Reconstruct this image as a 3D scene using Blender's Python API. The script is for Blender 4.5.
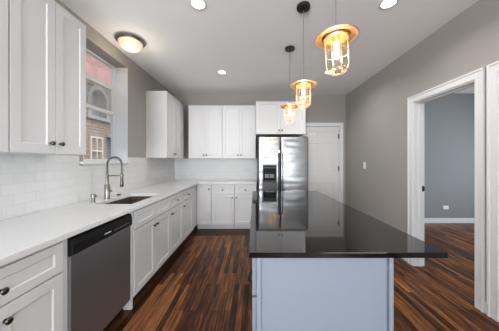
import bpy, bmesh, math, random
from mathutils import Vector, Matrix
random.seed(7)
PI = math.pi
C = bpy.context.scene
COL = C.collection
for o in list(bpy.data.objects):
    bpy.data.objects.remove(o)

# ------------------------------------------------------------------ camera, world, lights, exposure
cd = bpy.data.cameras.new('camera'); cam = bpy.data.objects.new('camera', cd); COL.objects.link(cam)
cam.location = (0, 0, 1.31); cam.rotation_euler = (PI/2, 0, 0)
cd.sensor_width = 36; cd.lens = 212*36/499
cd.shift_x = -4.5/499; cd.shift_y = -4.5/499
cd.clip_start = .02
C.camera = cam
vs = C.view_settings
C.display_settings.display_device = 'sRGB'
vs.view_transform = 'Standard'; vs.look = 'None'; vs.gamma = 1; vs.use_curve_mapping = False
vs.exposure = 0.40

W = bpy.data.worlds.new('sky'); C.world = W; W.use_nodes = True
nt = W.node_tree; nt.nodes.clear()
sk = nt.nodes.new('ShaderNodeTexSky'); sk.sky_type = 'NISHITA'; sk.sun_disc = False
sk.sun_elevation = math.radians(50); sk.sun_rotation = math.radians(100); sk.air_density = 1; sk.dust_density = 3
bg = nt.nodes.new('ShaderNodeBackground'); bg.inputs[1].default_value = .27
wo = nt.nodes.new('ShaderNodeOutputWorld')
nt.links.new(sk.outputs[0], bg.inputs[0]); nt.links.new(bg.outputs[0], wo.inputs[0])

def area(name, loc, rot, sx, sy, power, color, shape='RECTANGLE', spread=180):
    l = bpy.data.lights.new(name, 'AREA'); l.shape = shape; l.size = sx; l.size_y = sy
    l.energy = power; l.color = color; l.spread = math.radians(spread)
    o = bpy.data.objects.new(name, l); COL.objects.link(o); o.location = loc; o.rotation_euler = rot
    return o
# window lights behind the camera and in the next room, some added as fill
area('daylight_and_fill', (-1.05, -3.01, 1.50), (math.radians(128), 0, 0), 1.1, 1.9, 155, (.95, .975, 1), spread=140)
area('daylight_and_fill', (1.15, -3.01, 1.15), (math.radians(84), 0, math.radians(22)), 1.5, 1.7, 14, (.96, .98, 1), spread=110)  # fill light in an added low window, brightens lower cabinets and refrigerator
area('daylight_and_fill', (5.55, 2.6, 1.55), (math.radians(70), 0, PI/2), 1.4, 1.5, 72, (.88, .94, 1))
area('daylight_and_fill', (1.99, -2.1, 1.55), (math.radians(60), 0, math.radians(42)), 1.4, 1.4, 17, (.96, .98, 1), spread=85)  # fill light in an added side window, aimed at the lower left cabinets

# ------------------------------------------------------------------ helpers
def new_bm(): return bmesh.new()

def box(bm, x0, x1, y0, y1, z0, z1, bev=0, seg=2):
    vs_ = [bm.verts.new((x, y, z)) for x in (x0, x1) for y in (y0, y1) for z in (z0, z1)]
    q = [(0,1,3,2),(4,6,7,5),(0,4,5,1),(2,3,7,6),(0,2,6,4),(1,5,7,3)]
    fs = [bm.faces.new([vs_[i] for i in f]) for f in q]
    bmesh.ops.recalc_face_normals(bm, faces=fs)
    if bev:
        es = list({e for f in fs for e in f.edges})
        bmesh.ops.bevel(bm, geom=es, offset=bev, segments=seg, profile=.5, affect='EDGES')

def holed(bm, axis, a0, a1, b0, b1, t0, t1, holes):
    """slab with rectangular openings. axis: the thickness axis; a,b: the two others in xyz order"""
    A = sorted({a0, a1, *[h[0] for h in holes], *[h[1] for h in holes]})
    B = sorted({b0, b1, *[h[2] for h in holes], *[h[3] for h in holes]})
    A = [v for v in A if a0 <= v <= a1]; B = [v for v in B if b0 <= v <= b1]
    solid = lambda i, j: 0 <= i < len(A)-1 and 0 <= j < len(B)-1 and not any(
        h[0] <= (A[i]+A[i+1])/2 <= h[1] and h[2] <= (B[j]+B[j+1])/2 <= h[3] for h in holes)
    def P(a, b, t):
        return {'x': (t, a, b), 'y': (a, t, b), 'z': (a, b, t)}[axis]
    cache = {}
    def V(a, b, t):
        k = (a, b, t)
        if k not in cache: cache[k] = bm.verts.new(P(a, b, t))
        return cache[k]
    fs = []
    for i in range(len(A)-1):
        for j in range(len(B)-1):
            if not solid(i, j): continue
            for t in (t0, t1):
                fs.append(bm.faces.new([V(A[i],B[j],t), V(A[i+1],B[j],t), V(A[i+1],B[j+1],t), V(A[i],B[j+1],t)]))
            for (di, dj, p, q) in ((-1,0,(A[i],B[j]),(A[i],B[j+1])), (1,0,(A[i+1],B[j]),(A[i+1],B[j+1])),
                                   (0,-1,(A[i],B[j]),(A[i+1],B[j])), (0,1,(A[i],B[j+1]),(A[i+1],B[j+1]))):
                if not solid(i+di, j+dj):
                    fs.append(bm.faces.new([V(*p,t0), V(*q,t0), V(*q,t1), V(*p,t1)]))
    bmesh.ops.recalc_face_normals(bm, faces=fs)

def lathe(bm, prof, n=24, mat=None, cap=True):
    """profile of (r, z) turned about z, then moved by mat"""
    mat = mat or Matrix.Identity(4)
    rings = []
    for r, z in prof:
        if r < 1e-6: rings.append([bm.verts.new(mat @ Vector((0, 0, z)))])
        else: rings.append([bm.verts.new(mat @ Vector((r*math.cos(2*PI*k/n), r*math.sin(2*PI*k/n), z))) for k in range(n)])
    fs = []
    for a, b in zip(rings, rings[1:]):
        for k in range(n):
            k2 = (k+1) % n
            if len(a) == 1 and len(b) == 1: continue
            if len(a) == 1: fs.append(bm.faces.new([a[0], b[k], b[k2]]))
            elif len(b) == 1: fs.append(bm.faces.new([a[k], a[k2], b[0]]))
            else: fs.append(bm.faces.new([a[k], a[k2], b[k2], b[k]]))
    if cap:
        for r in (rings[0], rings[-1]):
            if len(r) > 2: fs.append(bm.faces.new(r))
    bmesh.ops.recalc_face_normals(bm, faces=fs)

def tube(bm, pts, r, n=8, closed=False):
    pts = [Vector(p) for p in pts]; m = len(pts)
    rad = r if isinstance(r, (list, tuple)) else [r]*m
    up = None; rings = []
    for i, p in enumerate(pts):
        if closed: t = (pts[(i+1) % m]-pts[i-1])
        else: t = pts[min(i+1, m-1)]-pts[max(i-1, 0)]
        t.normalize()
        if up is None:
            up = t.orthogonal().normalized()
        up = (up - t*up.dot(t)).normalized()
        b = t.cross(up)
        rings.append([bm.verts.new(p + (up*math.cos(2*PI*k/n)+b*math.sin(2*PI*k/n))*rad[i]) for k in range(n)])
    fs = []
    pairs = list(zip(rings, rings[1:])) + ([(rings[-1], rings[0])] if closed else [])
    for a, b in pairs:
        for k in range(n):
            fs.append(bm.faces.new([a[k], a[(k+1)%n], b[(k+1)%n], b[k]]))
    if not closed:
        fs.append(bm.faces.new(rings[0])); fs.append(bm.faces.new(rings[-1]))
    bmesh.ops.recalc_face_normals(bm, faces=fs)

def prism(bm, poly, z0, z1):
    a = [bm.verts.new((x, y, z0)) for x, y in poly]; b = [bm.verts.new((x, y, z1)) for x, y in poly]
    n = len(poly)
    fs = [bm.faces.new(a), bm.faces.new(b)] + [bm.faces.new([a[i], a[(i+1)%n], b[(i+1)%n], b[i]]) for i in range(n)]
    bmesh.ops.recalc_face_normals(bm, faces=fs)

def panelled(bm, x0, x1, z0, z1, t, panels, depth=.008, slope=.006, yb=0, raised=False, groove=False):
    """slab in the local xz plane, front at y = yb - t, with recessed panels (px0, px1, pz0, pz1)"""
    xs = sorted({x0, x1, *[p[0] for p in panels], *[p[1] for p in panels]})
    zs = sorted({z0, z1, *[p[2] for p in panels], *[p[3] for p in panels]})
    yf = yb - t; c = {}; fs = []
    def V(x, y, z):
        k = (round(x, 5), round(y, 5), round(z, 5))
        if k not in c: c[k] = bm.verts.new((x, y, z))
        return c[k]
    def quad(*p): fs.append(bm.faces.new([V(*q) for q in p]))
    def ringq(o, i, yo, yi):
        (a, b, e, f), (g, h, k, l) = o, i
        O = [(a,yo,e),(b,yo,e),(b,yo,f),(a,yo,f)]; I = [(g,yi,k),(h,yi,k),(h,yi,l),(g,yi,l)]
        for m in range(4): quad(O[m], O[(m+1)%4], I[(m+1)%4], I[m])
    for i in range(len(xs)-1):
        for j in range(len(zs)-1):
            a, b, e, f = xs[i], xs[i+1], zs[j], zs[j+1]
            hit = [p for p in panels if p[0] <= (a+b)/2 <= p[1] and p[2] <= (e+f)/2 <= p[3]]
            if hit:
                if len([1]) and (a, b, e, f) != tuple(hit[0]): pass
                s = slope; r1 = (a+s, b-s, e+s, f-s); ringq((a,b,e,f), r1, yf, yf+depth)
                if raised:
                    s2 = .012; r2 = (a+s+s2, b-s-s2, e+s+s2, f-s-s2); s3 = .03; r3 = (r2[0]+s3, r2[1]-s3, r2[2]+s3, r2[3]-s3)
                    ringq(r1, r2, yf+depth, yf+depth); ringq(r2, r3, yf+depth, yf+.002); r1 = r3; yy = yf+.002
                else:
                    yy = yf+depth
                    if groove:
                        q = lambda d: (r1[0]+d, r1[1]-d, r1[2]+d, r1[3]-d)
                        ringq(q(0), q(0.0005), yf+depth, yf+depth+.007); ringq(q(.0005), q(.0045), yf+depth+.007, yf+depth+.007); ringq(q(.0045), q(.005), yf+depth+.007, yf+depth); r1 = q(.005)
                quad((r1[0],yy,r1[2]), (r1[1],yy,r1[2]), (r1[1],yy,r1[3]), (r1[0],yy,r1[3]))
            else:
                quad((a,yf,e), (b,yf,e), (b,yf,f), (a,yf,f))
    # sides and back share the front's cuts
    for i in range(len(xs)-1):
        for z in (z0, z1): quad((xs[i],yf,z), (xs[i+1],yf,z), (xs[i+1],yb,z), (xs[i],yb,z))
        for j in range(len(zs)-1): quad((xs[i],yb,zs[j]), (xs[i+1],yb,zs[j]), (xs[i+1],yb,zs[j+1]), (xs[i],yb,zs[j+1]))
    for j in range(len(zs)-1):
        for x in (x0, x1): quad((x,yf,zs[j]), (x,yf,zs[j+1]), (x,yb,zs[j+1]), (x,yb,zs[j]))
    bmesh.ops.recalc_face_normals(bm, faces=fs)

def shaker(bm, x0, x1, z0, z1, t=.02, w=.058, wz=None, yb=0):
    wz = wz or w
    panelled(bm, x0, x1, z0, z1, t, [(x0+w, x1-w, z0+wz, z1-wz)], depth=.006, slope=.005, yb=yb)

def obj(name, bm, m, parent=None, loc=None, smooth=False, label=None, bevel=0):
    me = bpy.data.meshes.new(name)
    bm.to_mesh(me); bm.free()
    if smooth:
        for p in me.polygons: p.use_smooth = True
        me.set_sharp_from_angle(angle=math.radians(38))
    me.materials.append(m)
    o = bpy.data.objects.new(name, me); COL.objects.link(o)
    if parent is not None: o.parent = parent
    if loc: o.location = loc
    if label: o['label'] = label
    if bevel:
        b = o.modifiers.new('bevel', 'BEVEL'); b.width = bevel; b.segments = 2; b.limit_method = 'ANGLE'; b.angle_limit = math.radians(50)
    return o

def tag(o, label, cat, group=None):
    o['label'] = label; o['category'] = cat
    if group: o['group'] = group
    return o
def thing(name, label, cat, loc=(0,0,0), rz=0, group=None):
    o = bpy.data.objects.new(name, None); COL.objects.link(o); o.empty_display_size = .1
    o.location = loc; o.rotation_euler = (0, 0, rz)
    return tag(o, label, cat, group)
def struct(name, bm, m, parent=None, smooth=False, bevel=0):
    o = obj(name, bm, m, parent, smooth=smooth, bevel=bevel)
    if parent is None: o['kind'] = 'structure'
    return o

# ------------------------------------------------------------------ materials
def mat(name, col, rough=.5, metal=0, bump=0, bscale=40, var=0, vscale=6, coat=0, spec=.5, emit=None, estr=0):
    m = bpy.data.materials.new(name); m.use_nodes = True; n = m.node_tree; b = n.nodes['Principled BSDF']
    b.inputs['Base Color'].default_value = (*col, 1); b.inputs['Roughness'].default_value = rough
    b.inputs['Metallic'].default_value = metal; b.inputs['Coat Weight'].default_value = coat
    b.inputs['Specular IOR Level'].default_value = spec
    tc = n.nodes.new('ShaderNodeTexCoord')
    if var:
        no = n.nodes.new('ShaderNodeTexNoise'); no.inputs['Scale'].default_value = vscale; no.inputs['Detail'].default_value = 4
        n.links.new(tc.outputs['Object'], no.inputs['Vector'])
        mx = n.nodes.new('ShaderNodeMix'); mx.data_type = 'RGBA'
        mx.inputs['A'].default_value = (*[c*(1-var) for c in col], 1); mx.inputs['B'].default_value = (*[min(1, c*(1+var)) for c in col], 1)
        n.links.new(no.outputs['Fac'], mx.inputs['Factor']); n.links.new(mx.outputs['Result'], b.inputs['Base Color'])
    if bump:
        no = n.nodes.new('ShaderNodeTexNoise'); no.inputs['Scale'].default_value = bscale; no.inputs['Detail'].default_value = 3
        n.links.new(tc.outputs['Object'], no.inputs['Vector'])
        bp = n.nodes.new('ShaderNodeBump'); bp.inputs['Strength'].default_value = bump; bp.inputs['Distance'].default_value = .002
        n.links.new(no.outputs['Fac'], bp.inputs['Height']); n.links.new(bp.outputs['Normal'], b.inputs['Normal'])
    if emit: b.inputs['Emission Color'].default_value = (*emit, 1); b.inputs['Emission Strength'].default_value = estr
    return m

def pos_vec(n, order, offs=(0, 0, 0), scale=(1, 1, 1)):
    g = n.nodes.new('ShaderNodeTexCoord'); s = n.nodes.new('ShaderNodeSeparateXYZ'); c = n.nodes.new('ShaderNodeCombineXYZ')
    n.links.new(g.outputs['Object'], s.inputs[0])
    for i, a in enumerate(order):
        if a is not None: n.links.new(s.outputs[a], c.inputs[i])
    mp = n.nodes.new('ShaderNodeMapping'); mp.inputs['Location'].default_value = offs; mp.inputs['Scale'].default_value = scale
    n.links.new(c.outputs[0], mp.inputs[0])
    return mp.outputs[0]

def brick_mat(name, order, c1, c2, mortar, bw, rh, ms, rough=.2, bump=.3, spec=.5, grime=0):
    m = bpy.data.materials.new(name); m.use_nodes = True; n = m.node_tree; b = n.nodes['Principled BSDF']
    v = pos_vec(n, order)
    t = n.nodes.new('ShaderNodeTexBrick'); n.links.new(v, t.inputs['Vector'])
    t.inputs['Color1'].default_value = (*c1, 1); t.inputs['Color2'].default_value = (*c2, 1); t.inputs['Mortar'].default_value = (*mortar, 1)
    t.inputs['Scale'].default_value = 1; t.inputs['Brick Width'].default_value = bw; t.inputs['Row Height'].default_value = rh
    t.inputs['Mortar Size'].default_value = ms; t.inputs['Mortar Smooth'].default_value = .2
    out = t.outputs['Color']
    if grime:
        no = n.nodes.new('ShaderNodeTexNoise'); no.inputs['Scale'].default_value = 9; no.inputs['Detail'].default_value = 6
        n.links.new(v, no.inputs['Vector'])
        mx = n.nodes.new('ShaderNodeMix'); mx.data_type = 'RGBA'; mx.blend_type = 'OVERLAY'; mx.inputs['Factor'].default_value = grime
        n.links.new(out, mx.inputs['A']); n.links.new(no.outputs['Fac'], mx.inputs['B']); out = mx.outputs['Result']
    n.links.new(out, b.inputs['Base Color'])
    b.inputs['Roughness'].default_value = rough; b.inputs['Specular IOR Level'].default_value = spec
    bp = n.nodes.new('ShaderNodeBump'); bp.inputs['Strength'].default_value = bump; bp.inputs['Distance'].default_value = .002; bp.invert = True
    n.links.new(t.outputs['Fac'], bp.inputs['Height']); n.links.new(bp.outputs['Normal'], b.inputs['Normal'])
    return m

def wood_floor(name, order, dark=1.0):
    m = bpy.data.materials.new(name); m.use_nodes = True; n = m.node_tree; b = n.nodes['Principled BSDF']
    v = pos_vec(n, order)
    t = n.nodes.new('ShaderNodeTexBrick'); n.links.new(v, t.inputs['Vector'])
    t.inputs['Color1'].default_value = (0, 0, 0, 1); t.inputs['Color2'].default_value = (1, 1, 1, 1); t.inputs['Mortar'].default_value = (.0, .0, .0, 1)
    t.inputs['Scale'].default_value = 1; t.inputs['Brick Width'].default_value = .62; t.inputs['Row Height'].default_value = .051
    t.inputs['Mortar Size'].default_value = .0012; t.inputs['Mortar Smooth'].default_value = .1
    t.offset = .37; t.offset_frequency = 2; t.squash = 1.3; t.squash_frequency = 3
    gn = n.nodes.new('ShaderNodeTexNoise'); gn.inputs['Scale'].default_value = 1; gn.inputs['Detail'].default_value = 6; gn.inputs['Roughness'].default_value = .65
    gm = n.nodes.new('ShaderNodeMapping'); gm.inputs['Scale'].default_value = (3.0, 42, 1); n.links.new(v, gm.inputs[0])
    n.links.new(gm.outputs[0], gn.inputs['Vector'])
    gr = n.nodes.new('ShaderNodeMapRange'); gr.inputs['From Min'].default_value = .28; gr.inputs['From Max'].default_value = .72; n.links.new(gn.outputs['Fac'], gr.inputs[0])
    mx = n.nodes.new('ShaderNodeMix'); mx.data_type = 'FLOAT'; mx.inputs['Factor'].default_value = .60
    sep = n.nodes.new('ShaderNodeSeparateColor'); n.links.new(t.outputs['Color'], sep.inputs[0])
    n.links.new(sep.outputs[0], mx.inputs['A']); n.links.new(gr.outputs[0], mx.inputs['B'])
    cr = n.nodes.new('ShaderNodeValToRGB'); e = cr.color_ramp.elements
    pal = [(.10, (.010, .0042, .002)), (.32, (.030, .010, .0036)), (.50, (.092, .032, .0095)), (.68, (.195, .074, .022)), (.9, (.34, .150, .052))]
    e[0].position = pal[0][0]; e[0].color = (*[c*dark for c in pal[0][1]], 1)
    e[1].position = pal[-1][0]; e[1].color = (*[c*dark for c in pal[-1][1]], 1)
    for p, c in pal[1:-1]:
        k = e.new(p); k.color = (*[x*dark for x in c], 1)
    n.links.new(mx.outputs['Result'], cr.inputs[0])
    mm = n.nodes.new('ShaderNodeMix'); mm.data_type = 'RGBA'; n.links.new(t.outputs['Fac'], mm.inputs['Factor'])
    n.links.new(cr.outputs[0], mm.inputs['A']); mm.inputs['B'].default_value = (.006, .003, .002, 1)
    n.links.new(mm.outputs['Result'], b.inputs['Base Color'])
    rr = n.nodes.new('ShaderNodeMapRange'); rr.inputs['To Min'].default_value = .26; rr.inputs['To Max'].default_value = .42
    n.links.new(gn.outputs['Fac'], rr.inputs[0]); n.links.new(rr.outputs[0], b.inputs['Roughness'])
    b.inputs['Specular IOR Level'].default_value = .16
    bp = n.nodes.new('ShaderNodeBump'); bp.inputs['Strength'].default_value = .12; bp.inputs['Distance'].default_value = .002; bp.invert = True
    n.links.new(t.outputs['Fac'], bp.inputs['Height']); n.links.new(bp.outputs['Normal'], b.inputs['Normal'])
    return m

def steel(name, col, rough, stretch=(2, 2, 220), amp=.12, wavy=0):
    m = bpy.data.materials.new(name); m.use_nodes = True; n = m.node_tree; b = n.nodes['Principled BSDF']
    b.inputs['Base Color'].default_value = (*col, 1); b.inputs['Metallic'].default_value = 1
    tc = n.nodes.new('ShaderNodeTexCoord'); mp = n.nodes.new('ShaderNodeMapping'); mp.inputs['Scale'].default_value = stretch
    no = n.nodes.new('ShaderNodeTexNoise'); no.inputs['Scale'].default_value = 1; no.inputs['Detail'].default_value = 3
    n.links.new(tc.outputs['Object'], mp.inputs[0]); n.links.new(mp.outputs[0], no.inputs['Vector'])
    mr = n.nodes.new('ShaderNodeMapRange'); mr.inputs['To Min'].default_value = rough-amp/2; mr.inputs['To Max'].default_value = rough+amp/2
    n.links.new(no.outputs['Fac'], mr.inputs[0]); n.links.new(mr.outputs[0], b.inputs['Roughness'])
    if wavy:
        w = n.nodes.new('ShaderNodeTexNoise'); w.inputs['Scale'].default_value = 1; w.inputs['Detail'].default_value = 1
        m2 = n.nodes.new('ShaderNodeMapping'); m2.inputs['Scale'].default_value = (1.6, 1.6, 6); n.links.new(tc.outputs['Object'], m2.inputs[0])
        n.links.new(m2.outputs[0], w.inputs['Vector'])
        bp = n.nodes.new('ShaderNodeBump'); bp.inputs['Strength'].default_value = wavy; bp.inputs['Distance'].default_value = .02
        n.links.new(w.outputs['Fac'], bp.inputs['Height']); n.links.new(bp.outputs['Normal'], b.inputs['Normal'])
    return m

def granite():
    m = bpy.data.materials.new('black_granite'); m.use_nodes = True; n = m.node_tree; b = n.nodes['Principled BSDF']
    tc = n.nodes.new('ShaderNodeTexCoord'); v = n.nodes.new('ShaderNodeTexVoronoi'); v.inputs['Scale'].default_value = 260
    n.links.new(tc.outputs['Object'], v.inputs['Vector'])
    cr = n.nodes.new('ShaderNodeValToRGB'); e = cr.color_ramp.elements
    e[0].position = .05; e[0].color = (.035, .035, .036, 1); e[1].position = .28; e[1].color = (.004, .004, .0045, 1)
    n.links.new(v.outputs['Distance'], cr.inputs[0]); n.links.new(cr.outputs[0], b.inputs['Base Color'])
    b.inputs['Roughness'].default_value = .045; b.inputs['IOR'].default_value = 1.6
    return m

def thin_glass(name, tint, refl=.08, body=0, bodycol=(.7, .72, .72)):
    m = bpy.data.materials.new(name); m.use_nodes = True; n = m.node_tree; n.nodes.clear()
    o = n.nodes.new('ShaderNodeOutputMaterial'); t = n.nodes.new('ShaderNodeBsdfTransparent'); g = n.nodes.new('ShaderNodeBsdfGlossy')
    t.inputs[0].default_value = (*tint, 1); g.inputs[0].default_value = (1, 1, 1, 1); g.inputs['Roughness'].default_value = .02
    x = n.nodes.new('ShaderNodeMixShader'); lw = n.nodes.new('ShaderNodeLayerWeight'); lw.inputs[0].default_value = .25
    mr = n.nodes.new('ShaderNodeMapRange'); mr.inputs['To Min'].default_value = refl*.5; mr.inputs['To Max'].default_value = min(1, refl*6)
    n.links.new(lw.outputs['Facing'], mr.inputs[0]); n.links.new(mr.outputs[0], x.inputs[0]); n.links.new(t.outputs[0], x.inputs[1]); n.links.new(g.outputs[0], x.inputs[2])
    last = x.outputs[0]
    if body:
        d = n.nodes.new('ShaderNodeBsdfDiffuse'); d.inputs[0].default_value = (*bodycol, 1); y = n.nodes.new('ShaderNodeMixShader'); y.inputs[0].default_value = body
        n.links.new(last, y.inputs[1]); n.links.new(d.outputs[0], y.inputs[2]); last = y.outputs[0]
    n.links.new(last, o.inputs[0])
    return m

M = {}
M['ceiling'] = mat('ceiling_paint', (.885, .89, .90), .9, bump=.05, bscale=120)
M['wall'] = mat('greige_paint', (.35, .332, .312), .85, bump=.06, bscale=150)
M['wall_blue'] = mat('blue_grey_paint', (.25, .262, .272), .85, bump=.06, bscale=150)
M['trim'] = mat('white_trim_paint', (.74, .745, .75), .35)
M['cab'] = mat('white_cabinet_paint', (.655, .66, .668), .38, bump=.02, bscale=200)
M['island'] = mat('pale_grey_blue_paint', (.205, .238, .285), .45, bump=.02, bscale=200)
M['inside'] = mat('cabinet_underside', (.62, .61, .59), .5)
M['quartz'] = mat('white_quartz', (.70, .705, .71), .18, var=.03, vscale=14)
M['granite'] = granite()
M['floor'] = wood_floor('dark_oak_strip_floor', (1, 0, None))
M['floor_strip'] = wood_floor('dark_floor_strips', (0, 1, None), .38)
M['floor_strip_y'] = wood_floor('dark_floor_strips_lengthwise', (1, 0, None), .38)
M['tile_yz'] = brick_mat('white_subway_tile_side', (1, 2, None), (.69, .695, .70), (.65, .655, .66), (.58, .585, .585), .152, .0765, .0018, .34, .2, .3)
M['tile_xz'] = brick_mat('white_subway_tile_rear', (0, 2, None), (.69, .695, .70), (.65, .655, .66), (.58, .585, .585), .152, .0765, .0018, .34, .2, .3)
M['nickel'] = mat('brushed_nickel', (.26, .247, .23), .34, 1)
M['chrome'] = mat('polished_chrome', (.72, .71, .69), .15, 1)
M['paddle'] = mat('pale_grey_plastic', (.24, .24, .235), .5)
M['knob'] = mat('dark_nickel', (.11, .10, .09), .3, 1)
M['steel'] = steel('brushed_stainless', (.38, .395, .415), .24, amp=.05, wavy=.8)
M['dwsteel'] = steel('grey_stainless', (.36, .375, .39), .5, stretch=(220, 2, 2), amp=.08)
M['black'] = mat('black_plastic', (.008, .008, .009), .5, spec=.2)
M['darkgrey'] = mat('dark_grey_metal', (.05, .05, .052), .45)
M['greyplastic'] = mat('grey_plastic', (.10, .10, .10), .4)
M['lightmark'] = mat('pale_grey_print', (.7, .7, .7), .5)
M['sink'] = mat('brown_composite_sink', (.075, .055, .045), .5)
M['copper'] = mat('copper', (.88, .62, .40), .42, 1, var=.08, vscale=20)
M['bronze'] = mat('dark_bronze', (.085, .07, .06), .35, 1)
M['cord'] = mat('grey_cord', (.16, .155, .15), .6)
M['pglass'] = thin_glass('clear_jar_glass', (1, .98, .95), .03)
M['wglass'] = thin_glass('window_glass', (.97, .98, .98), .05)
M['wglass2'] = thin_glass('dusty_window_glass', (.88, .90, .90), .05, body=.22, bodycol=(.55, .57, .57))
M['bulb'] = mat('warm_bulb', (1, .85, .6), .4, emit=(1, .76, .46), estr=3.2)
M['bowl'] = mat('alabaster_glass', (.66, .60, .50), .3, emit=(1, .80, .52), estr=.35)
M['diffuser'] = mat('lamp_diffuser', (.9, .9, .9), .4, emit=(1, .96, .90), estr=6)
M['plate'] = mat('white_plastic', (.85, .85, .85), .35)
M['brick'] = brick_mat('pink_red_brick', (1, 2, None), (.52, .27, .25), (.42, .20, .18), (.50, .40, .37), .21, .07, .008, .9, .4, .2, grime=.35)
M['tanbrick'] = brick_mat('tan_brick', (1, 2, None), (.36, .27, .20), (.29, .21, .155), (.17, .135, .11), .24, .085, .016, .9, .5, .2, grime=.4)
M['stone'] = mat('grey_limestone', (.30, .30, .285), .85, var=.25, vscale=8)
M['cream'] = mat('cream_frame', (.62, .56, .45), .7)
M['redpane'] = brick_mat('red_brick_infill', (1, 2, None), (.46, .10, .07), (.36, .08, .055), (.40, .30, .26), .19, .065, .012, .8, .3, .2, grime=.3)
M['greyglass'] = mat('grey_window_glass', (.16, .18, .19), .12)
M['earth'] = mat('gangway_concrete', (.32, .31, .29), .9, var=.2)

# ------------------------------------------------------------------ room shell
XL, XR, YB, YF, H = -1.73, 2.0, 4.62, -3.0, 2.74
XN, YN = 5.60, 4.49                # next room's far side wall and back wall
bm = new_bm(); box(bm, XL, XN, YF, YB, -.06, 0); struct('floor', bm, M['floor'])
bm = new_bm(); box(bm, XL, XN, YF, YB, H, H+.06); struct('ceiling', bm, M['ceiling'])
WY0, WY1, WZ0, WZ1 = 2.15, 2.904, 1.265, 2.584
bm = new_bm(); holed(bm, 'x', YF, YB+.12, -.06, H, XL-.22, XL, [(WY0, WY1, WZ0, WZ1)]); struct('wall_left', bm, M['wall'])
DX0, DX1, DZ = 1.035, 1.862, 2.066
bm = new_bm(); holed(bm, 'y', XL, XR+.12, -.06, H, YB, YB+.12, [(DX0, DX1, -.06, DZ)]); struct('wall_back', bm, M['wall'])
A0, A1, B0, B1, OZ = 1.905, 2.655, .97, 1.725, 2.045
bm = new_bm(); holed(bm, 'x', YF, YB, 0, H, XR, XR+.12, [(A0, A1, 0, OZ), (B0, B1, 0, OZ), (-2.85, -1.35, .8, 2.3)]); struct('wall_right', bm, M['wall'])
bm = new_bm(); holed(bm, 'y', XL, XN, 0, H, YF-.12, YF, [(-1.6, -.5, .5, 2.45), (.4, 1.9, .3, 2.0)]); struct('wall_front', bm, M['wall'])
bm = new_bm(); box(bm, XR+.12, XN, YN, YN+.12, 0, H); struct('wall_next_room_back', bm, M['wall_blue'])
bm = new_bm(); holed(bm, 'x', YF, YN, 0, H, XN, XN+.12, [(1.9, 3.3, .8, 2.3)]); struct('wall_next_room_side', bm, M['wall_blue'])
bm = new_bm(); box(bm, XR+.12, XN, .3, .42, 0, H); struct('wall_next_room_front', bm, M['wall_blue'])
# grey-blue paint on the next room's side of the shared wall
bm = new_bm(); holed(bm, 'x', .42, YN, 0, H, XR+.12, XR+.124, [(A0-.01, A1+.01, 0, OZ+.01), (B0-.01, B1+.01, 0, OZ+.01)]); struct('wall_next_room_shared', bm, M['wall_blue'])
# darker wood-grain strips on the floor along the cabinets
bm = new_bm(); box(bm, -1.15, .05, 3.73, 4.093, 0, .003); struct('trim_1', bm, M['floor_strip'])
bm = new_bm(); box(bm, -1.15, -1.018, .5, 3.73, 0, .003); struct('trim_2', bm, M['floor_strip_y'])
# tiled splashback
bm = new_bm(); holed(bm, 'x', .45, YB, .905, 1.362, XL, XL+.008, [(WY0-.06, WY1+.001, WZ0, 1.5)]); struct('trim_3', bm, M['tile_yz'])
bm = new_bm(); box(bm, XL+.008, .06, YB-.008, YB, .905, 1.362); struct('trim_4', bm, M['tile_xz'])
# baseboards
def baseboard(name, pts):
    bm = new_bm()
    for (x0, x1, y0, y1, ax) in pts:
        box(bm, x0, x1, y0, y1, 0, .085)
        if ax == 'x-': box(bm, x0+.004, x1, y0, y1, .085, .10)
        elif ax == 'y-': box(bm, x0, x1, y0+.004, y1, .085, .10)
    struct(name, bm, M['trim'])
baseboard('baseboard_right', [(XR-.014, XR, 2.731, YB, 'x-'), (XR-.014, XR, 1.801, 1.829, 'x-')])
baseboard('baseboard_back', [(1.945, XR-.014, YB-.014, YB, 'y-')])
baseboard('baseboard_next_room', [(XR+.124, XN, YN-.014, YN, 'y-')])

# door casings and jambs of the right wall
def casing_right(name, y0, y1, zt, w=.075, strike=False):
    bm = new_bm()
    for a, b in ((y0-w, y0), (y1, y1+w)):
        box(bm, XR-.018, XR, a, b, 0, zt+w)
        e = .016
        if a < y0: box(bm, XR-.026, XR-.018, a, a+e, 0, zt+w)
        else: box(bm, XR-.026, XR-.018, b-e, b, 0, zt+w)
    box(bm, XR-.018, XR, y0, y1, zt, zt+w); box(bm, XR-.026, XR-.018, y0-w+.016, y1+w-.016, zt+w-.016, zt+w)
    # jamb lining and stop
    j = .014
    box(bm, XR-.004, XR+.124, y0, y0+j, 0, zt); box(bm, XR-.004, XR+.124, y1-j, y1, 0, zt); box(bm, XR-.004, XR+.124, y0+j, y1-j, zt-j, zt)
    box(bm, XR+.05, XR+.085, y0+j, y0+j+.01, 0, zt-j); box(bm, XR+.05, XR+.085, y1-j-.01, y1-j, 0, zt-j); box(bm, XR+.05, XR+.085, y0+j+.01, y1-j-.01, zt-j-.01, zt-j)
    o = struct(name, bm, M['trim'])
    if strike:
        bm = new_bm(); box(bm, XR+.088, XR+.118, y1-j-.002, y1-j, .93, 1.0); box(bm, XR+.112, XR+.122, y1-j-.006, y1-j-.002, .94, .99)
        obj('strike_plate', bm, M['knob'], o, label='dark metal strike plate')
    return o
casing_right('trim_5', A0, A1, OZ, strike=True)
casing_right('trim_6', B0, B1, OZ)
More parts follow.
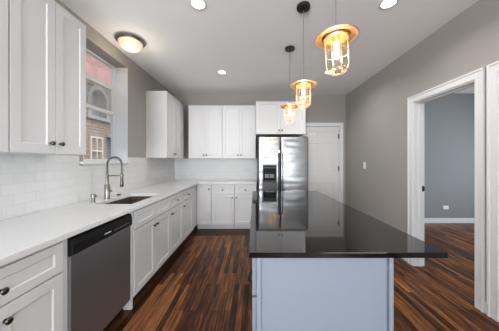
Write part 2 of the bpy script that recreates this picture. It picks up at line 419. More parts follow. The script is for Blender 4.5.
# closed white door in the nearer opening
d2 = thing('door_2', 'white panelled door in the nearer opening at the right frame edge', 'door', (XR+.088, B1-.017, 0), -PI/2)
d2['kind'] = 'structure'
bm = new_bm(); panelled(bm, 0, .721, .008, 2.025, .035, [(.1, .62, .2, .85), (.1, .62, 1.0, 1.9)], yb=.035); obj('leaf', bm, M['trim'], d2)
bm = new_bm(); lathe(bm, [(0, .06), (.02, .058), (.027, .045), (.02, .03), (.01, .024), (.01, .008), (.03, .006), (.03, 0)], 20, Matrix.Translation((.66, 0, .95)) @ Matrix.Rotation(PI/2, 4, 'X')); obj('door_knob', bm, M['nickel'], d2, smooth=True)

# six panel door in the back wall with its casing
bm = new_bm(); w = .075
for a, b in ((DX0-w, DX0), (DX1, DX1+w)):
    box(bm, a, b, YB-.018, YB, 0, DZ+w)
box(bm, DX1+w-.016, DX1+w, YB-.026, YB-.018, 0, DZ+w); box(bm, DX0-w, DX0-w+.016, YB-.026, YB-.018, 0, DZ+w)
box(bm, DX0, DX1, YB-.018, YB, DZ, DZ+w); box(bm, DX0-w+.016, DX1+w-.016, YB-.026, YB-.018, DZ+w-.016, DZ+w)
box(bm, DX0-.002, DX0+.006, YB-.002, YB+.12, 0, DZ); box(bm, DX1-.006, DX1+.002, YB-.002, YB+.12, 0, DZ); box(bm, DX0+.006, DX1-.006, YB-.002, YB+.12, DZ-.006, DZ+.002)
struct('trim_7', bm, M['trim'])
d1 = thing('door_1', 'white six panel door closed in the back wall beside the refrigerator', 'door', (DX0+.009, YB+.002, 0)); d1['kind'] = 'structure'
L = DX1-DX0-.018; st = .11; mid = (L-2*st-.10)/2
pn = []
for x in (st, st+mid+.10):
    for z0, z1 in ((.24, .82), (1.05, 1.70), (1.80, 1.95)): pn.append((x, x+mid, z0, z1))
bm = new_bm(); panelled(bm, 0, L, .008, DZ-.009, .035, pn, depth=.007, slope=.008, yb=.037, raised=True); obj('leaf', bm, M['trim'], d1)
for z in (.25, 1.10, 1.80):
    bm = new_bm(); lathe(bm, [(.007, 0), (.007, .1)], 10, Matrix.Translation((L+.001, -.008, z))); box(bm, L-.026, L-.001, 0, .002, z, z+.1)
    lathe(bm, [(.004, -.008), (.007, -.004), (.007, 0)], 10, Matrix.Translation((L+.001, -.008, z)))
    obj('hinge', bm, M['nickel'], d1, smooth=True, label='metal hinge')
bm = new_bm(); lathe(bm, [(0, .06), (.02, .058), (.027, .045), (.02, .03), (.01, .024), (.01, .008), (.03, .006), (.03, 0)], 20, Matrix.Translation((.06, .002, .95)) @ Matrix.Rotation(PI/2, 4, 'X')); obj('door_knob', bm, M['nickel'], d1, smooth=True)

# ------------------------------------------------------------------ kitchen window
wn = thing('window_1', 'double hung white window over the sink', 'window', (XL, (WY0+WY1)/2, 1.305)); wn['kind'] = 'structure'
def wobj(name, bm, m, par=wn, **k):                    # children given in world coordinates
    o = obj(name, bm, m, par, **k); o.matrix_parent_inverse = Matrix.Translation((XL, (WY0+WY1)/2, 1.305)).inverted(); return o
bm = new_bm(); e = .010; D = .165
box(bm, XL-D, XL, WY0, WY0+e, 1.305, WZ1); box(bm, XL-D, XL, WY1-e, WY1, 1.305, WZ1); wobj('jamb_lining', bm, M['trim'])
bm = new_bm(); box(bm, XL-.218, XL, WY0+.0005, WY1-.0005, WZ0, 1.305); box(bm, XL, XL+.034, WY0-.05, WY1+.001, 1.279, 1.305, .004); wobj('sill', bm, M['trim'])
bm = new_bm(); fx0, fx1 = XL-.218, XL-D
box(bm, fx0, fx1, WY0, WY0+.018, 1.305, WZ1); box(bm, fx0, fx1, WY1-.018, WY1, 1.305, WZ1); box(bm, fx0, fx1, WY0+.018, WY1-.018, WZ1-.016, WZ1); wobj('frame', bm, M['trim'])
y0, y1 = WY0+.018, WY1-.018
def sash(name, x0, x1, z0, z1, rail_t, rail_b, s, glass):
    bm = new_bm()
    box(bm, x0, x1, y0, y0+s, z0, z1); box(bm, x0, x1, y1-s, y1, z0, z1); box(bm, x0, x1, y0+s, y1-s, z0, z0+rail_b); box(bm, x0, x1, y0+s, y1-s, z1-rail_t, z1)
    so = wobj(name, bm, M['trim'])
    bm = new_bm(); xm = (x0+x1)/2; box(bm, xm-.002, xm+.002, y0+s-.004, y1-s+.004, z0+rail_b-.004, z1-rail_t+.004)
    p = obj('pane', bm, glass, so); return so
sash('upper_sash', XL-.212, XL-.190, 1.925, 2.295, .032, .04, .016, M['wglass2'])
sash('lower_sash', XL-.190, XL-.166, 1.305, 1.962, .040, .03, .016, M['wglass'])
bm = new_bm(); box(bm, XL-.205, XL-.202, y0, y1, 2.296, WZ1-.016); wobj('pane', bm, M['wglass'])
bm = new_bm(); box(bm, XL-.200, XL-.182, 2.50, 2.56, 1.962, 1.975, .004); wobj('sash_lock', bm, M['nickel'])
# unseen windows behind the camera and in the next room, some added for fill
def plain_window(name, loc, rz, w, h):
    o = thing(name, 'white framed window out of view', 'window', loc, rz); o['kind'] = 'structure'
    bm = new_bm(); holed(bm, 'y', -w/2, w/2, 0, h, .05, .10, [(-w/2+.05, -.02, .05, h/2-.02), (.02, w/2-.05, .05, h/2-.02), (-w/2+.05, -.02, h/2+.02, h-.05), (.02, w/2-.05, h/2+.02, h-.05)])
    obj('frame', bm, M['trim'], o)
plain_window('window_2', (-1.05, YF-.12, .5), 0, 1.1, 1.95)
plain_window('window_fill_5', (1.15, YF-.12, .3), 0, 1.5, 1.7)  # added low window, only there to hold the front fill light
plain_window('window_fill_3', (XR+.12, -2.1, .8), -PI/2, 1.5, 1.5)  # added side window, only there to hold the side fill light
plain_window('window_4', (XN+.12, 2.6, .8), PI/2, 1.4, 1.5)

# neighbouring house across the gangway
bm = new_bm(); box(bm, -9, XL-.23, -2, 12, -.9, -.8); struct('ground', bm, M['earth'])
nb = thing('brick_house', 'pink and tan brick house seen through the kitchen window', 'house', (-4.8, 6.3, -.8))
def nobj(name, bm, m, par=nb, **k):
    o = obj(name, bm, m, par, **k); o.matrix_parent_inverse = Matrix.Translation((-4.8, 6.3, -.8)).inverted() if par is nb else Matrix.Identity(4); return o
bm = new_bm(); box(bm, -5.0, -4.6, 3.0, 10, 3.66, 6.5); nobj('upper_brick_wall', bm, M['brick'])
bm = new_bm(); holed(bm, 'x', 3.0, 10, -.8, 3.66, -5.0, -4.6, [(5.92, 6.42, 1.15, 2.02), (6.62, 7.1, 1.1, 2.05), (5.86, 6.66, 2.62, 3.5)]); nobj('lower_brick_wall', bm, M['tanbrick'])
# arched stone surround and window
bm = new_bm(); cy, cz, ro, ri = 6.26, 3.10, .42, .30
N = 16; vo = []
for s_ in range(2):
    x = (-4.56, -4.9)[s_]
    P = [(cy-ro, 2.60)] + [(cy-ro*math.cos(PI*k/N), cz+ro*math.sin(PI*k/N)) for k in range(N+1)] + [(cy+ro, 2.60)]
    Q = [(cy-ri, 2.60)] + [(cy-ri*math.cos(PI*k/N), cz+ri*math.sin(PI*k/N)) for k in range(N+1)] + [(cy+ri, 2.60)]
    vo.append(([bm.verts.new((x, *p)) for p in P], [bm.verts.new((x, *q)) for q in Q]))
(p0, q0), (p1, q1) = vo; fs = []
for k in range(len(p0)-1):
    fs += [bm.faces.new([p0[k], p0[k+1], q0[k+1], q0[k]]), bm.faces.new([p1[k], p1[k+1], q1[k+1], q1[k]]),
           bm.faces.new([p0[k], p0[k+1], p1[k+1], p1[k]]), bm.faces.new([q0[k], q0[k+1], q1[k+1], q1[k]])]
for k in (0, -1): fs.append(bm.faces.new([p0[k], q0[k], q1[k], p1[k]]))
bmesh.ops.recalc_face_normals(bm, faces=fs); nobj('stone_arch', bm, M['stone'])
bm = new_bm(); box(bm, -4.80, -4.76, cy-.40, cy+.40, 2.60, 3.50); nobj('arched_window_pane', bm, M['greyglass'])
bm = new_bm(); box(bm, -4.60, -4.50, cy-.5, cy+.5, 2.50, 2.60, .01); nobj('stone_sill', bm, M['stone'])
bm = new_bm(); box(bm, -4.60, -4.55, 3.0, 10, 3.60, 3.70); nobj('belt_course', bm, M['stone'])
bm = new_bm(); holed(bm, 'x', 5.92, 6.42, 1.15, 2.02, -4.7, -4.56, [(5.97, 6.15, 1.2, 1.58), (6.19, 6.37, 1.2, 1.58), (5.97, 6.15, 1.62, 1.97), (6.19, 6.37, 1.62, 1.97)]); fr = nobj('window_frame', bm, M['cream'])
bm = new_bm(); box(bm, -4.74, -4.70, 5.92, 6.42, 1.15, 2.02); nobj('window_infill', bm, M['redpane'])
bm = new_bm(); box(bm, -4.68, -4.48, 6.56, 7.2, 2.05, 2.13); nobj('ledge', bm, M['stone'])
bm = new_bm(); box(bm, -4.85, -4.80, 6.62, 7.1, 1.1, 2.05); nobj('doorway_pane', bm, M['greyglass'])

# ------------------------------------------------------------------ cabinets
KN = [(.0, .026), (.010, .0255), (.0145, .022), (.0155, .018), (.013, .014), (.006, .011), (.0055, .004), (.009, .0025), (.009, 0)]
knob_me = None
def knob(parent, x, z, y):
    global knob_me
    if knob_me is None:
        bm = new_bm(); lathe(bm, KN, 16, Matrix.Rotation(PI/2, 4, 'X'))
        o = obj('knob', bm, M['knob'], parent, smooth=True, label='dark metal knob'); knob_me = o.data
    else:
        o = bpy.data.objects.new('knob', knob_me); COL.objects.link(o); o.parent = parent; o['label'] = 'dark metal knob'
    o.location = (x, y, z)
def cabinet(name, label, group, loc, rz, w, d, z0, z1, fronts, toe=None, m='cab', cat='cabinet', open_top=False):
    """local: x along the run, front frame at y=0, doors proud of it towards -y"""
    c = thing(name, label, cat, loc, rz, group)
    bm = new_bm(); g = .0015
    if open_top:
        holed(bm, 'z', g, w-g, 0, d, z0+.018, z1, [(g+.018, w-g-.018, .018, d-.018)]); box(bm, g, w-g, 0, d, z0, z0+.018)
    else: box(bm, g, w-g, .0, d, z0, z1)
    obj('body', bm, M[m], c)
    if toe is not None:
        bm = new_bm(); box(bm, g, w-g, toe, toe+.018, 0, z0); obj('toe_kick', bm, M[m], c)
    for f in fronts:
        kind, x0, x1, a, b = f[:5]
        bm = new_bm(); wz = .045 if (b-a) < .2 else .058
        shaker(bm, x0, x1, a, b, w=.058 if kind != 'drawer' else .05, wz=wz)
        nm = {'door': 'door', 'drawer': 'drawer', 'false': 'drawer_front'}[kind]
        o = obj(nm, bm, M[m], c, bevel=.0015)
        for kx, kz in f[5:]: knob(o, kx, kz, -.02)
    return c
FX = -1.095        # face frame of the left run; door faces are 20 mm proud of it
ZB, ZC, ZD, ZT = .085, .683, .692, .852
CT, CB = .905, .873
BG = 'white base cabinets along the walls'
def left_base(label, y0, y1, fronts, **k):
    return cabinet('base_cabinet', label, BG, (FX, y0, 0), PI/2, y1-y0, .62, ZB, CB, fronts, toe=.062, **k)
w = .667
left_base('white base cabinet with one wide drawer, nearest the camera left of the dishwasher', .575, 1.2455, [
    ('drawer', .004, w-.046, ZD, ZT, (.325, .757)), ('door', .004, .305, ZB+.01, ZC, (.275, .62)), ('door', .309, w-.046, ZB+.01, ZC, (.340, .62))])
sb = left_base('white sink base cabinet with two false drawer fronts, right of the dishwasher', 1.885, 2.73, [
    ('false', .022, .42, ZD, ZT), ('false', .424, .841, ZD, ZT), ('door', .022, .42, ZB+.01, ZC, (.390, .62)), ('door', .424, .841, ZB+.01, ZC, (.454, .62))], open_top=True)
bm = new_bm(); box(bm, -.023, -.001, -.017, .61, 0, CB); obj('end_panel', bm, M['cab'], sb, label='narrow upright panel reaching the floor')
left_base('narrow white drawer cabinet next to the sink cabinet', 2.732, 3.19, [
    ('drawer', .004, .454, ZD, ZT, (.24, .765)), ('door', .004, .454, ZB+.01, ZC, (.038, .62))])
left_base('white drawer cabinet on the left wall nearest the corner', 3.192, 3.73, [
    ('drawer', .004, .52, ZD, ZT, (.262, .765)), ('door', .004, .52, ZB+.01, ZC, (.038, .62))])
BY = 4.05
def back_base(label, x0, x1, fronts):
    return cabinet('base_cabinet', label, BG, (x0, BY, 0), 0, x1-x0, .53, ZB, CB, fronts, toe=.045)
# blind corner filler
cf = thing('corner_filler', 'plain white filler closing the inside corner of the base cabinets', 'cabinet filler', (-1.095, 3.732, 0))
bm = new_bm(); box(bm, -.016, 0, .002, .316, ZB, CB); obj('filler_panel', bm, M['cab'], cf)
bm = new_bm(); box(bm, -.077, -.062, .002, .360, 0, ZB); obj('toe_kick', bm, M['cab'], cf)
back_base('narrow white corner cabinet with a full height door and no drawer', -1.093, -.815, [('door', .022, .275, ZB+.01, ZT, (.237, .775))])
back_base('white back wall cabinet with drawer, beside the full height corner door', -.813, -.37, [
    ('drawer', .004, .439, ZD-.012, ZT, (.22, .757)), ('door', .004, .439, ZB+.01, ZC-.012, (.402, .615))])
back_base('white back wall cabinet with drawer, next to the refrigerator', -.368, .05, [
    ('drawer', .004, .414, ZD-.012, ZT, (.203, .757)), ('door', .004, .414, ZB+.01, ZC-.012, (.035, .615))])
# wall cabinets
UZ0, UZ1 = 1.362, 2.432
UG = 'white wall cabinets'
def left_upper(label, y0, y1, fronts, cat='cabinet'):
    return cabinet('wall_cabinet', label, UG, (-1.416, y0, 0), PI/2, y1-y0, .312, UZ0, UZ1, fronts, cat=cat)
Zk = 1.432
left_upper('white wall cabinet cut by the left edge of the photo', .60, 1.208, [
    ('door', .003, .302, UZ0, UZ1, (.272, Zk)), ('door', .306, .606, UZ0, UZ1, (.336, Zk))])
left_upper('tall white two door wall cabinet left of the window', 1.212, 1.765, [
    ('door', .002, .279, UZ0, UZ1, (.245, Zk)), ('door', .283, .551, UZ0, UZ1, (.317, Zk))])
left_upper('white wall cabinet in the far left corner right of the window', 3.39, 4.255, [
    ('door', .003, .325, UZ0, UZ1, (.298, Zk)), ('door', .329, .640, UZ0, UZ1, (.356, Zk))])
def back_upper(label, x0, x1, y, z0, z1, d, kz, m):
    w = x1-x0
    return cabinet('wall_cabinet', label, UG, (x0, y, 0), 0, w, d, z0, z1, [
        ('door', .003, m-.0015, z0, z1, (m-.03, kz)), ('door', m+.0015, w-.003, z0, z1, (m+.03, kz))])
back_upper('white two door wall cabinet on the back wall, left one of the pair', -1.324, -.644, 4.30, UZ0, UZ1, .32, Zk-.002, .336)
back_upper('white two door wall cabinet on the back wall beside the refrigerator', -.642, .036, 4.30, UZ0, UZ1, .32, Zk-.002, .349)
back_upper('short deep white cabinet above the refrigerator', .038, .972, 4.01, 1.818, UZ1, .61, 1.888, .462)

# ------------------------------------------------------------------ worktop, sink, tap
bm = new_bm()
SX0, SX1, SY0, SY1 = -1.515, -1.155, 2.0, 2.62
XS = [XL+.009, SX0, SX1, -1.05, .052]; YS = [.575, SY0, SY1, 4.0, YB-.009]
c = {}
def V(x, y, z):
    if (x, y, z) not in c: c[(x, y, z)] = bm.verts.new((x, y, z))
    return c[(x, y, z)]
cells = {(i, j) for i in range(4) for j in range(4) if not (i == 3 and j < 3) and not (i == 1 and j == 1)}
fs = []
for i, j in cells:
    for z in (CB, CT): fs.append(bm.faces.new([V(XS[i],YS[j],z), V(XS[i+1],YS[j],z), V(XS[i+1],YS[j+1],z), V(XS[i],YS[j+1],z)]))
    for di, dj, p, q in ((-1,0,(i,j),(i,j+1)), (1,0,(i+1,j),(i+1,j+1)), (0,-1,(i,j),(i+1,j)), (0,1,(i,j+1),(i+1,j+1))):
        if (i+di, j+dj) not in cells:
            fs.append(bm.faces.new([V(XS[p[0]],YS[p[1]],CB), V(XS[q[0]],YS[q[1]],CB), V(XS[q[0]],YS[q[1]],CT), V(XS[p[0]],YS[p[1]],CT)]))
bmesh.ops.recalc_face_normals(bm, faces=fs)
tag(obj('worktop', bm, M['quartz'], bevel=.003), 'continuous white quartz worktop running round the left and back walls', 'worktop')

sk_ = thing('undermount_sink', 'dark rectangular sink set into the white worktop under the window', 'sink', (-1.335, 2.31, .66))
bm = new_bm()
x0, x1, y0, y1, zt, zb = SX0-.004, SX1+.004, SY0-.004, SY1+.004, CB-.0005, .665
t = .003
box(bm, x0, x1, y0, y1, zb-t, zb); box(bm, x0-t, x0, y0, y1, zb-t, zt); box(bm, x1, x1+t, y0, y1, zb-t, zt); box(bm, x0-t, x1+t, y0-t, y0, zb-t, zt); box(bm, x0-t, x1+t, y1, y1+t, zb-t, zt)
bmesh.ops.translate(bm, verts=bm.verts, vec=(1.335, -2.31, -.66)); obj('basin', bm, M['sink'], sk_)
bm = new_bm(); lathe(bm, [(.045, .0055), (.045, .008), (.036, .009), (.030, .006), (0, .006)], 20); obj('drain', bm, M['nickel'], sk_, smooth=True)

fc = thing('kitchen_tap', 'tall brushed nickel pull-down spring tap behind the sink', 'tap', (-1.565, 2.26, CT))
bm = new_bm(); lathe(bm, [(.029, 0), (.029, .006), (.0255, .009), (.0245, .15), (.020, .156), (0, .156)], 24); obj('base', bm, M['nickel'], fc, smooth=True)
bm = new_bm(); lathe(bm, [(.0145, .155), (.0145, .255), (.015, .257), (.015, .268), (.0, .268)], 18); obj('riser', bm, M['nickel'], fc, smooth=True)
R_ = .078
arch = [(0, 0, .268+.100*k/6) for k in range(6)] + [(R_-R_*math.cos(PI*k/20), 0, .368+R_*math.sin(PI*k/20)) for k in range(21)] + [(2*R_, 0, .368-.100*k/5) for k in range(1, 6)]
bm = new_bm(); tube(bm, arch, .0065, 8); obj('hose', bm, M['cord'], fc, smooth=True)
# spring coil wound round the hose
def along(path, s):
    P = [Vector(p) for p in path]; d = [0]
    for a, b in zip(P, P[1:]): d.append(d[-1]+(b-a).length)
    s *= d[-1]
    for i in range(len(P)-1):
        if s <= d[i+1] or i == len(P)-2:
            u = (s-d[i])/(d[i+1]-d[i]); return P[i].lerp(P[i+1], u), (P[i+1]-P[i]).normalized()
hel = []; turns = 46
for k in range(turns*8+1):
    p, tn = along(arch, k/(turns*8)); n1 = Vector((0, 1, 0)); n2 = tn.cross(n1); a = 2*PI*k/8
    hel.append(p+(n1*math.cos(a)+n2*math.sin(a))*.0098)
bm = new_bm(); tube(bm, hel, .0024, 5); obj('spring', bm, M['nickel'], fc, smooth=True)
bm = new_bm(); lathe(bm, [(0, .27), (.012, .27), (.0135, .262), (.0135, .20), (.017, .19), (.0185, .135), (.016, .13), (0, .13)], 18, Matrix.Translation((2*R_, 0, 0))); obj('spray_head', bm, M['knob'], fc, smooth=True)
bm = new_bm(); tube(bm, [(.01, 0, .248), (2*R_-.014, 0, .248)], .0062, 10)
tube(bm, [(2*R_+.019*math.cos(2*PI*k/16), .019*math.sin(2*PI*k/16), .248) for k in range(16)], .005, 8, closed=True); obj('holder_arm', bm, M['nickel'], fc, smooth=True)
bm = new_bm(); tube(bm, [(.015, 0, .085), (.045, 0, .085)], .0125, 12); tube(bm, [(.036, 0, .085), (.042, 0, .12), (.050, 0, .175)], [.008, .007, .006], 8); obj('lever', bm, M['nickel'], fc, smooth=True)

sd = thing('soap_dispenser', 'short nickel soap pump on the worktop at the near end of the sink', 'soap dispenser', (-1.587, 2.094, CT))
bm = new_bm(); lathe(bm, [(.021, 0), (.021, .005), (.013, .008), (.013, .036), (.008, .038), (0, .038)], 18); obj('collar', bm, M['nickel'], sd, smooth=True)
bm = new_bm(); lathe(bm, [(.009, .038), (.009, .044), (.022, .048), (.022, .072), (.018, .076), (0, .076)], 18); tube(bm, [(.01, 0, .062), (.028, 0, .062), (.040, 0, .058)], .005, 8); obj('pump_head', bm, M['nickel'], sd, smooth=True)
bm = new_bm(); lathe(bm, [(.024, 0), (.024, .005), (.020, .008), (.018, .008), (.018, .013), (.015, .015), (0, .015)], 20)
o = obj('disposal_switch', bm, M['knob'], smooth=True, loc=(-1.60, 2.51, CT)); tag(o, 'small round metal button on the worktop behind the far end of the sink', 'button')

# ------------------------------------------------------------------ dishwasher
dw = thing('dishwasher', 'grey stainless dishwasher with black control strip under the white worktop', 'dishwasher', (-1.09, 1.242, 0), PI/2)
wd = .614
bm = new_bm(); box(bm, .002, wd-.002, .03, .58, .10, CB-.004); obj('tub', bm, M['darkgrey'], dw)
bm = new_bm(); box(bm, .004, wd-.004, -.012, .028, .10, .746, .004); obj('door', bm, M['dwsteel'], dw)
bm = new_bm()
prof = [(.028, .750), (-.018, .750), (-.027, .760), (-.027, .812), (-.018, .845), (.004, .853), (.028, .853)]
a = [bm.verts.new((.004, y, z)) for y, z in prof]; b = [bm.verts.new((wd-.004, y, z)) for y, z in prof]; n = len(prof)
fs = [bm.faces.new(a), bm.faces.new(b)] + [bm.faces.new([a[i], a[(i+1)%n], b[(i+1)%n], b[i]]) for i in range(n)]
bmesh.ops.recalc_face_normals(bm, faces=fs); cp = obj('control_panel', bm, M['black'], dw, bevel=.003)
bm = new_bm(); box(bm, .268, .335, -.0285, -.027, .785, .791); obj('logo_plate', bm, M['lightmark'], cp, label='small pale logo mark')
for k in range(6):
    bm = new_bm(); box(bm, .37+.034*k, .394+.034*k, -.0285, -.027, .779, .789, .0006, 1); obj('button', bm, M['greyplastic'], cp)
bm = new_bm(); box(bm, .010, wd-.010, .010, .028, .856, .868); obj('vent_strip', bm, M['darkgrey'], dw)
bm = new_bm(); box(bm, .01, wd-.01, .05, .07, 0, .098); obj('toe_kick', bm, M['black'], dw)

# ------------------------------------------------------------------ refrigerator
rf = thing('refrigerator', 'stainless side by side refrigerator with dispenser, between cabinets and door', 'refrigerator', (.084, 3.85, 0))
FW, FS = .906, .400
bm = new_bm(); box(bm, .004, FW-.004, .075, .74, .03, 1.735, .004); obj('body', bm, M['darkgrey'], rf)
def door_poly(x0, x1, r=.022, n=5, bulge=.003):
    p = [(x0, .068), (x0, r)]
    p += [(x0+r-r*math.cos(PI/2*k/n), r-r*math.sin(PI/2*k/n)) for k in range(1, n+1)]
    p += [(x0+r+(x1-x0-2*r)*k/8, -bulge*math.sin(PI*k/8)) for k in range(1, 8)]
    p += [(x1-r+r*math.sin(PI/2*k/n), r-r*math.cos(PI/2*k/n)) for k in range(0, n+1)]
    return p + [(x1, .068)]
HX0, HX1, HZ0, HZ1 = .070, .330, .80, 1.248
bm = new_bm(); P = door_poly(0, FS-.004)
prism(bm, P, .09, HZ0); prism(bm, P, HZ1, 1.742)
def clip(poly, x, left):
    out = []
    for i in range(len(poly)):
        p, q = poly[i], poly[(i+1) % len(poly)]
        ip = p[0] <= x if left else p[0] >= x; iq = q[0] <= x if left else q[0] >= x
        if ip: out.append(p)
        if ip != iq: u = (x-p[0])/(q[0]-p[0]); out.append((x, p[1]+u*(q[1]-p[1])))
    return out
prism(bm, clip(P, HX0, True), HZ0, HZ1); prism(bm, clip(P, HX1, False), HZ0, HZ1)
ld = obj('freezer_door', bm, M['steel'], rf, smooth=True)
bm = new_bm(); prism(bm, door_poly(FS+.004, FW), .09, 1.742); rd = obj('fridge_door', bm, M['steel'], rf, smooth=True)
# handles, bowed bars either side of the gap
for x, par in ((FS-.030, ld), (FS+.030, rd)):
    bm = new_bm(); pts = [(x, -.030-.022*math.sin(PI*k/16), .62+.86*k/16) for k in range(17)]
    tube(bm, pts, .011, 10)
    hd = obj('handle', bm, M['darkgrey'], par, smooth=True, label='long dark bowed handle')
    for z in (.62, 1.48):
      bm = new_bm(); box(bm, x-.014, x+.014, -.048, -.004, z-.022, z+.022, .006)
      obj('handle_bracket', bm, M['chrome'], par, label='bright metal handle bracket')
dp = bpy.data.objects.new('dispenser', None); COL.objects.link(dp); dp.parent = rf
def dobj(n_, bm, m, **k): return obj(n_, bm, m, dp, **k)
bm = new_bm(); holed(bm, 'y', HX0, HX1, HZ0, HZ1, -.014, .004, [(HX0+.016, HX1-.016, .946, 1.18)]); dobj('surround', bm, M['greyplastic'], bevel=.003)
bm = new_bm(); box(bm, HX0+.002, HX1-.002, .055, .06, HZ0+.004, HZ1-.004); holed(bm, 'y', HX0+.014, HX1-.014, .944, 1.182, .004, .055, [(HX0+.018, HX1-.018, 0.950, 1.176)]); dobj('recess', bm, M['black'])
bm = new_bm(); box(bm, HX0+.020, HX1-.020, -.0165, -.014, 1.195, 1.225, .002); dobj('control_panel', bm, M['black'])
for cx in (.155, .245):
    bm = new_bm(); box(bm, cx-.040, cx+.040, .030, .045, 1.00, 1.07, .006); dobj('paddle', bm, M['paddle'], label='pale dispenser paddle')
bm = new_bm(); box(bm, HX0+.004, HX1-.004, -.030, -.014, .920, .944, .005); dobj('drip_tray', bm, M['darkgrey'])
bm = new_bm(); box(bm, .006, FW-.006, .03, .07, .012, .085); obj('toe_grille', bm, M['darkgrey'], rf)
for x in (.06, FW-.06):
    bm = new_bm(); box(bm, x-.04, x+.04, .02, .12, 1.7352, 1.762, .006); obj('hinge_cover', bm, M['darkgrey'], rf)
    for y in (.14, .66):
        bm = new_bm(); lathe(bm, [(.022, 0), (.022, .03), (0, .03)], 14, Matrix.Translation((x, y, 0))); obj('foot', bm, M['black'], rf, smooth=True)

# ------------------------------------------------------------------ island
IX0, IX1, IY0, IY1, IT, IBt = -.022, .857, .936, 2.862, .905, .881
bm = new_bm(); box(bm, IX0, IX1, IY0, IY1, IBt, IT)
tag(obj('island_worktop', bm, M['granite'], bevel=.0015), 'long polished black granite worktop on the kitchen island', 'worktop')
n = 3; Lw = 1.866/n
IL = ['pale blue grey island cabinet at the near end, with the panelled end facing the camera',
      'pale blue grey island cabinet in the middle under the black worktop',
      'pale blue grey island cabinet at the far end towards the refrigerator']
for k in range(n):
    ya = .974+Lw*k; yb = ya+Lw
    fr = [('drawer', .004, Lw-.004, .690, .866, (Lw/2, .762)), ('door', .004, Lw/2-.002, .10, .680, (Lw/2-.03, .61)), ('door', Lw/2+.002, Lw-.004, .10, .680, (Lw/2+.03, .61))]
    if k == 0: fr[0:1] = [('drawer', .004, Lw-.152, .690, .866, ((Lw-.148)/2, .775)), ('drawer', Lw-.148, Lw-.004, .690, .866, (Lw-.076, .735))]
    cb = cabinet('island_cabinet', IL[k], 'cabinets under the black island top', (.0123, yb, 0), -PI/2, Lw, .612, .09, IBt-.0005, fr, toe=.06, m='island')
    if k == 0:   # end panel with corner posts, towards the camera; local x runs towards -y
        bm = new_bm(); box(bm, Lw, Lw+.004, .020, .597, .01, IBt-.001); obj('end_panel', bm, M['island'], cb)
        for a, b in ((0, .020), (.597, .617)):
            bm = new_bm(); box(bm, Lw-.001, Lw+.020, a, b, 0, IBt-.001, .002); obj('corner_post', bm, M['island'], cb)
    if k > -1:
        bm = new_bm(); box(bm, .002, Lw-.002, .612, .617, 0, IBt-.001); obj('rear_panel', bm, M['island'], cb)

# ------------------------------------------------------------------ lamps
def point(name, parent, loc, power, color, r=.03):
    l = bpy.data.lights.new(name, 'POINT'); l.energy = power; l.color = color; l.shadow_soft_size = r
    o = bpy.data.objects.new(name, l); COL.objects.link(o); o.parent = parent; o.location = loc; return o
RL = ['round recessed ceiling light nearer the camera, on the left above the worktop aisle', 'round recessed ceiling light cut by the top edge of the photo on the right',
      'small round recessed ceiling light at the far left, before the wall cabinets', 'small round recessed ceiling light at the far right, behind the near pendant']
for (x, y, pw), lb in zip(((-.507, 1.925, 2.2), (1.215, 1.915, 7), (-.514, 3.406, 5), (1.205, 3.406, 7)), RL):
    t_ = thing('recessed_light', lb, 'ceiling light', (x, y, H), 0, 'recessed ceiling lights')
    bm = new_bm(); lathe(bm, [(.058, 0), (.078, 0), (.080, -.003), (.076, -.007), (.060, -.009), (.057, -.004), (.058, 0)], 32, cap=False); obj('trim_ring', bm, M['trim'], t_, smooth=True)
    bm = new_bm(); lathe(bm, [(0, -.001), (.0575, -.001), (.0575, -.004), (0, -.005)], 32); obj('lens', bm, M['diffuser'], t_, smooth=True)
    a_ = area('downlight', (0, 0, -.012), (0, 0, 0), .11, .11, pw, (1, .975, .945), 'DISK', 150); a_.parent = t_

fl = thing('flush_mount_light', 'nickel rimmed glass bowl ceiling light by the window', 'ceiling light', (-1.455, 2.50, H))
bm = new_bm(); lathe(bm, [(0, 0), (.150, 0), (.160, -.012), (.160, -.022), (.150, -.032), (.136, -.040), (.128, -.040)], 40, cap=False); obj('rim', bm, M['nickel'], fl, smooth=True)
bm = new_bm(); lathe(bm, [(.128, -.040)] + [(.128*math.cos(PI/2*k/10), -.040-.092*math.sin(PI/2*k/10)) for k in range(1, 10)] + [(0, -.132)], 40, cap=False); obj('glass_bowl', bm, M['bowl'], fl, smooth=True)
bm = new_bm(); lathe(bm, [(0, -.130), (.014, -.133), (.016, -.140), (.008, -.146), (.009, -.152), (0, -.158)], 16); obj('finial', bm, M['nickel'], fl, smooth=True)
point('flush_lamp', fl, (0, 0, -.22), 2.5, (1, .86, .66), .10)

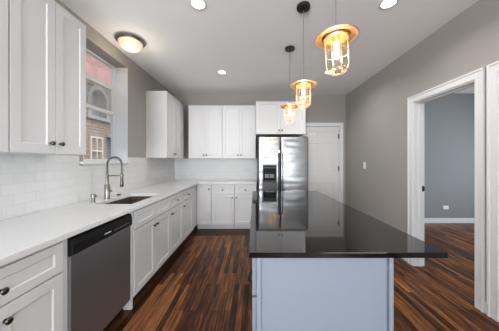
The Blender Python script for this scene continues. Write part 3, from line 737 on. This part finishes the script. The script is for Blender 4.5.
PL = ['copper brimmed cage pendant nearest the camera, hanging crooked over the island', 'middle one of the three copper cage pendants over the island', 'copper cage pendant farthest from the camera, in front of the refrigerator cabinet']
for (x, y, zb, tx, ty), lb in zip(((.478, 1.24, 2.03, .0, -.05), (.456, 1.956, 2.012, 0, 0), (.454, 2.683, 2.0, 0, 0)), PL):
    p = thing('pendant_lamp', lb, 'pendant lamp', (x, y, H), 0, 'copper pendant lamps over the island')
    bm = new_bm(); lathe(bm, [(0, 0), (.062, 0), (.062, -.022), (.056, -.028), (.010, -.030), (.010, -.044), (0, -.044)], 28); obj('canopy', bm, M['bronze'], p, smooth=True)
    dz = zb-H
    bm = new_bm(); tube(bm, [(0, 0, -.03), (0, 0, dz+.035)], .0035, 8); obj('cord', bm, M['cord'], p, smooth=True)
    T = Matrix.Translation((0, 0, dz+.03)) @ Matrix.Rotation(ty, 4, 'Y') @ Matrix.Rotation(tx, 4, 'X') @ Matrix.Translation((0, 0, -.03))
    def po(nm, bm, m, par=p, **k):
        bmesh.ops.transform(bm, matrix=T, verts=bm.verts); return obj(nm, bm, m, par, smooth=True, **k)
    # wide shallow brim: a flared copper dish seen from below
    bm = new_bm(); lathe(bm, [(.012, .016), (.074, .014), (.080, .004), (.110, .001), (.116, -.004), (.122, -.004), (.123, .001), (.112, .007), (.086, .010), (.078, .020), (.030, .026), (.012, .028), (.012, .016)], 48, cap=False); po('brim', bm, M['copper'])
    bm = new_bm(); lathe(bm, [(0, .015), (.066, .013), (.070, .008), (.070, -.006), (.064, -.008), (.060, .004), (.022, .006), (.020, -.026), (0, -.026)], 28, cap=False); po('socket', bm, M['copper'])
    # wire cage
    bm = new_bm(); rc = .066
    for k in range(8):
        a = 2*PI*k/8; ca, sa = math.cos(a), math.sin(a)
        pts = [(rc*ca, rc*sa, -.008-.150*i/4) for i in range(5)] + [(rc*math.cos(q)*ca, rc*math.cos(q)*sa, -.158-.060*math.sin(q)) for q in (PI/2*i/6 for i in range(1, 6))] + [(.004*ca, .004*sa, -.218)]
        tube(bm, pts, .0019, 6)
    for z, r in ((-.012, rc), (-.095, rc), (-.192, .053)):
        tube(bm, [((r+.002)*math.cos(2*PI*k/28), (r+.002)*math.sin(2*PI*k/28), z) for k in range(28)], .0021, 6, closed=True)
    po('cage', bm, M['copper'])
    bm = new_bm(); lathe(bm, [(.054, -.008)] + [(.054, -.035*i) for i in (1, 2, 3, 4)] + [(.054*math.cos(PI/2*i/6), -.146-.050*math.sin(PI/2*i/6)) for i in range(1, 6)] + [(0, -.196)], 28, cap=False); po('glass_jar', bm, M['pglass'])
    bm = new_bm(); lathe(bm, [(.012, -.026), (.014, -.045), (.017, -.060), (.0175, -.095), (.014, -.112), (.006, -.119), (0, -.120)], 20); po('bulb', bm, M['bulb'])
    point('pendant_glow', p, T @ Vector((0, 0, -.085)), 5.5, (1, .72, .40), .028)

# ------------------------------------------------------------------ switch and socket
sw = thing('light_switch', 'white rocker light switch on the right wall beside the back door', 'light switch', (XR, 3.83, 1.23), -PI/2)
bm = new_bm(); box(bm, -.04, .04, -.006, 0, -.06, .06, .003); obj('plate', bm, M['plate'], sw)
bm = new_bm(); box(bm, -.016, .016, -.010, -.006, -.033, .033, .002); obj('rocker', bm, M['plate'], sw)
ou = thing('wall_socket', 'white horizontal wall socket low on the grey wall of the next room', 'socket', (4.06, YN, .325))
bm = new_bm(); box(bm, -.060, .060, -.006, 0, -.038, .038, .003); obj('plate', bm, M['plate'], ou)
for sx in (-.026, .026):
    bm = new_bm(); lathe(bm, [(.016, .0), (.016, .003), (0, .003)], 18, Matrix.Translation((sx, -.006, 0)) @ Matrix.Rotation(PI/2, 4, 'X')); obj('outlet_face', bm, M['lightmark'], ou)
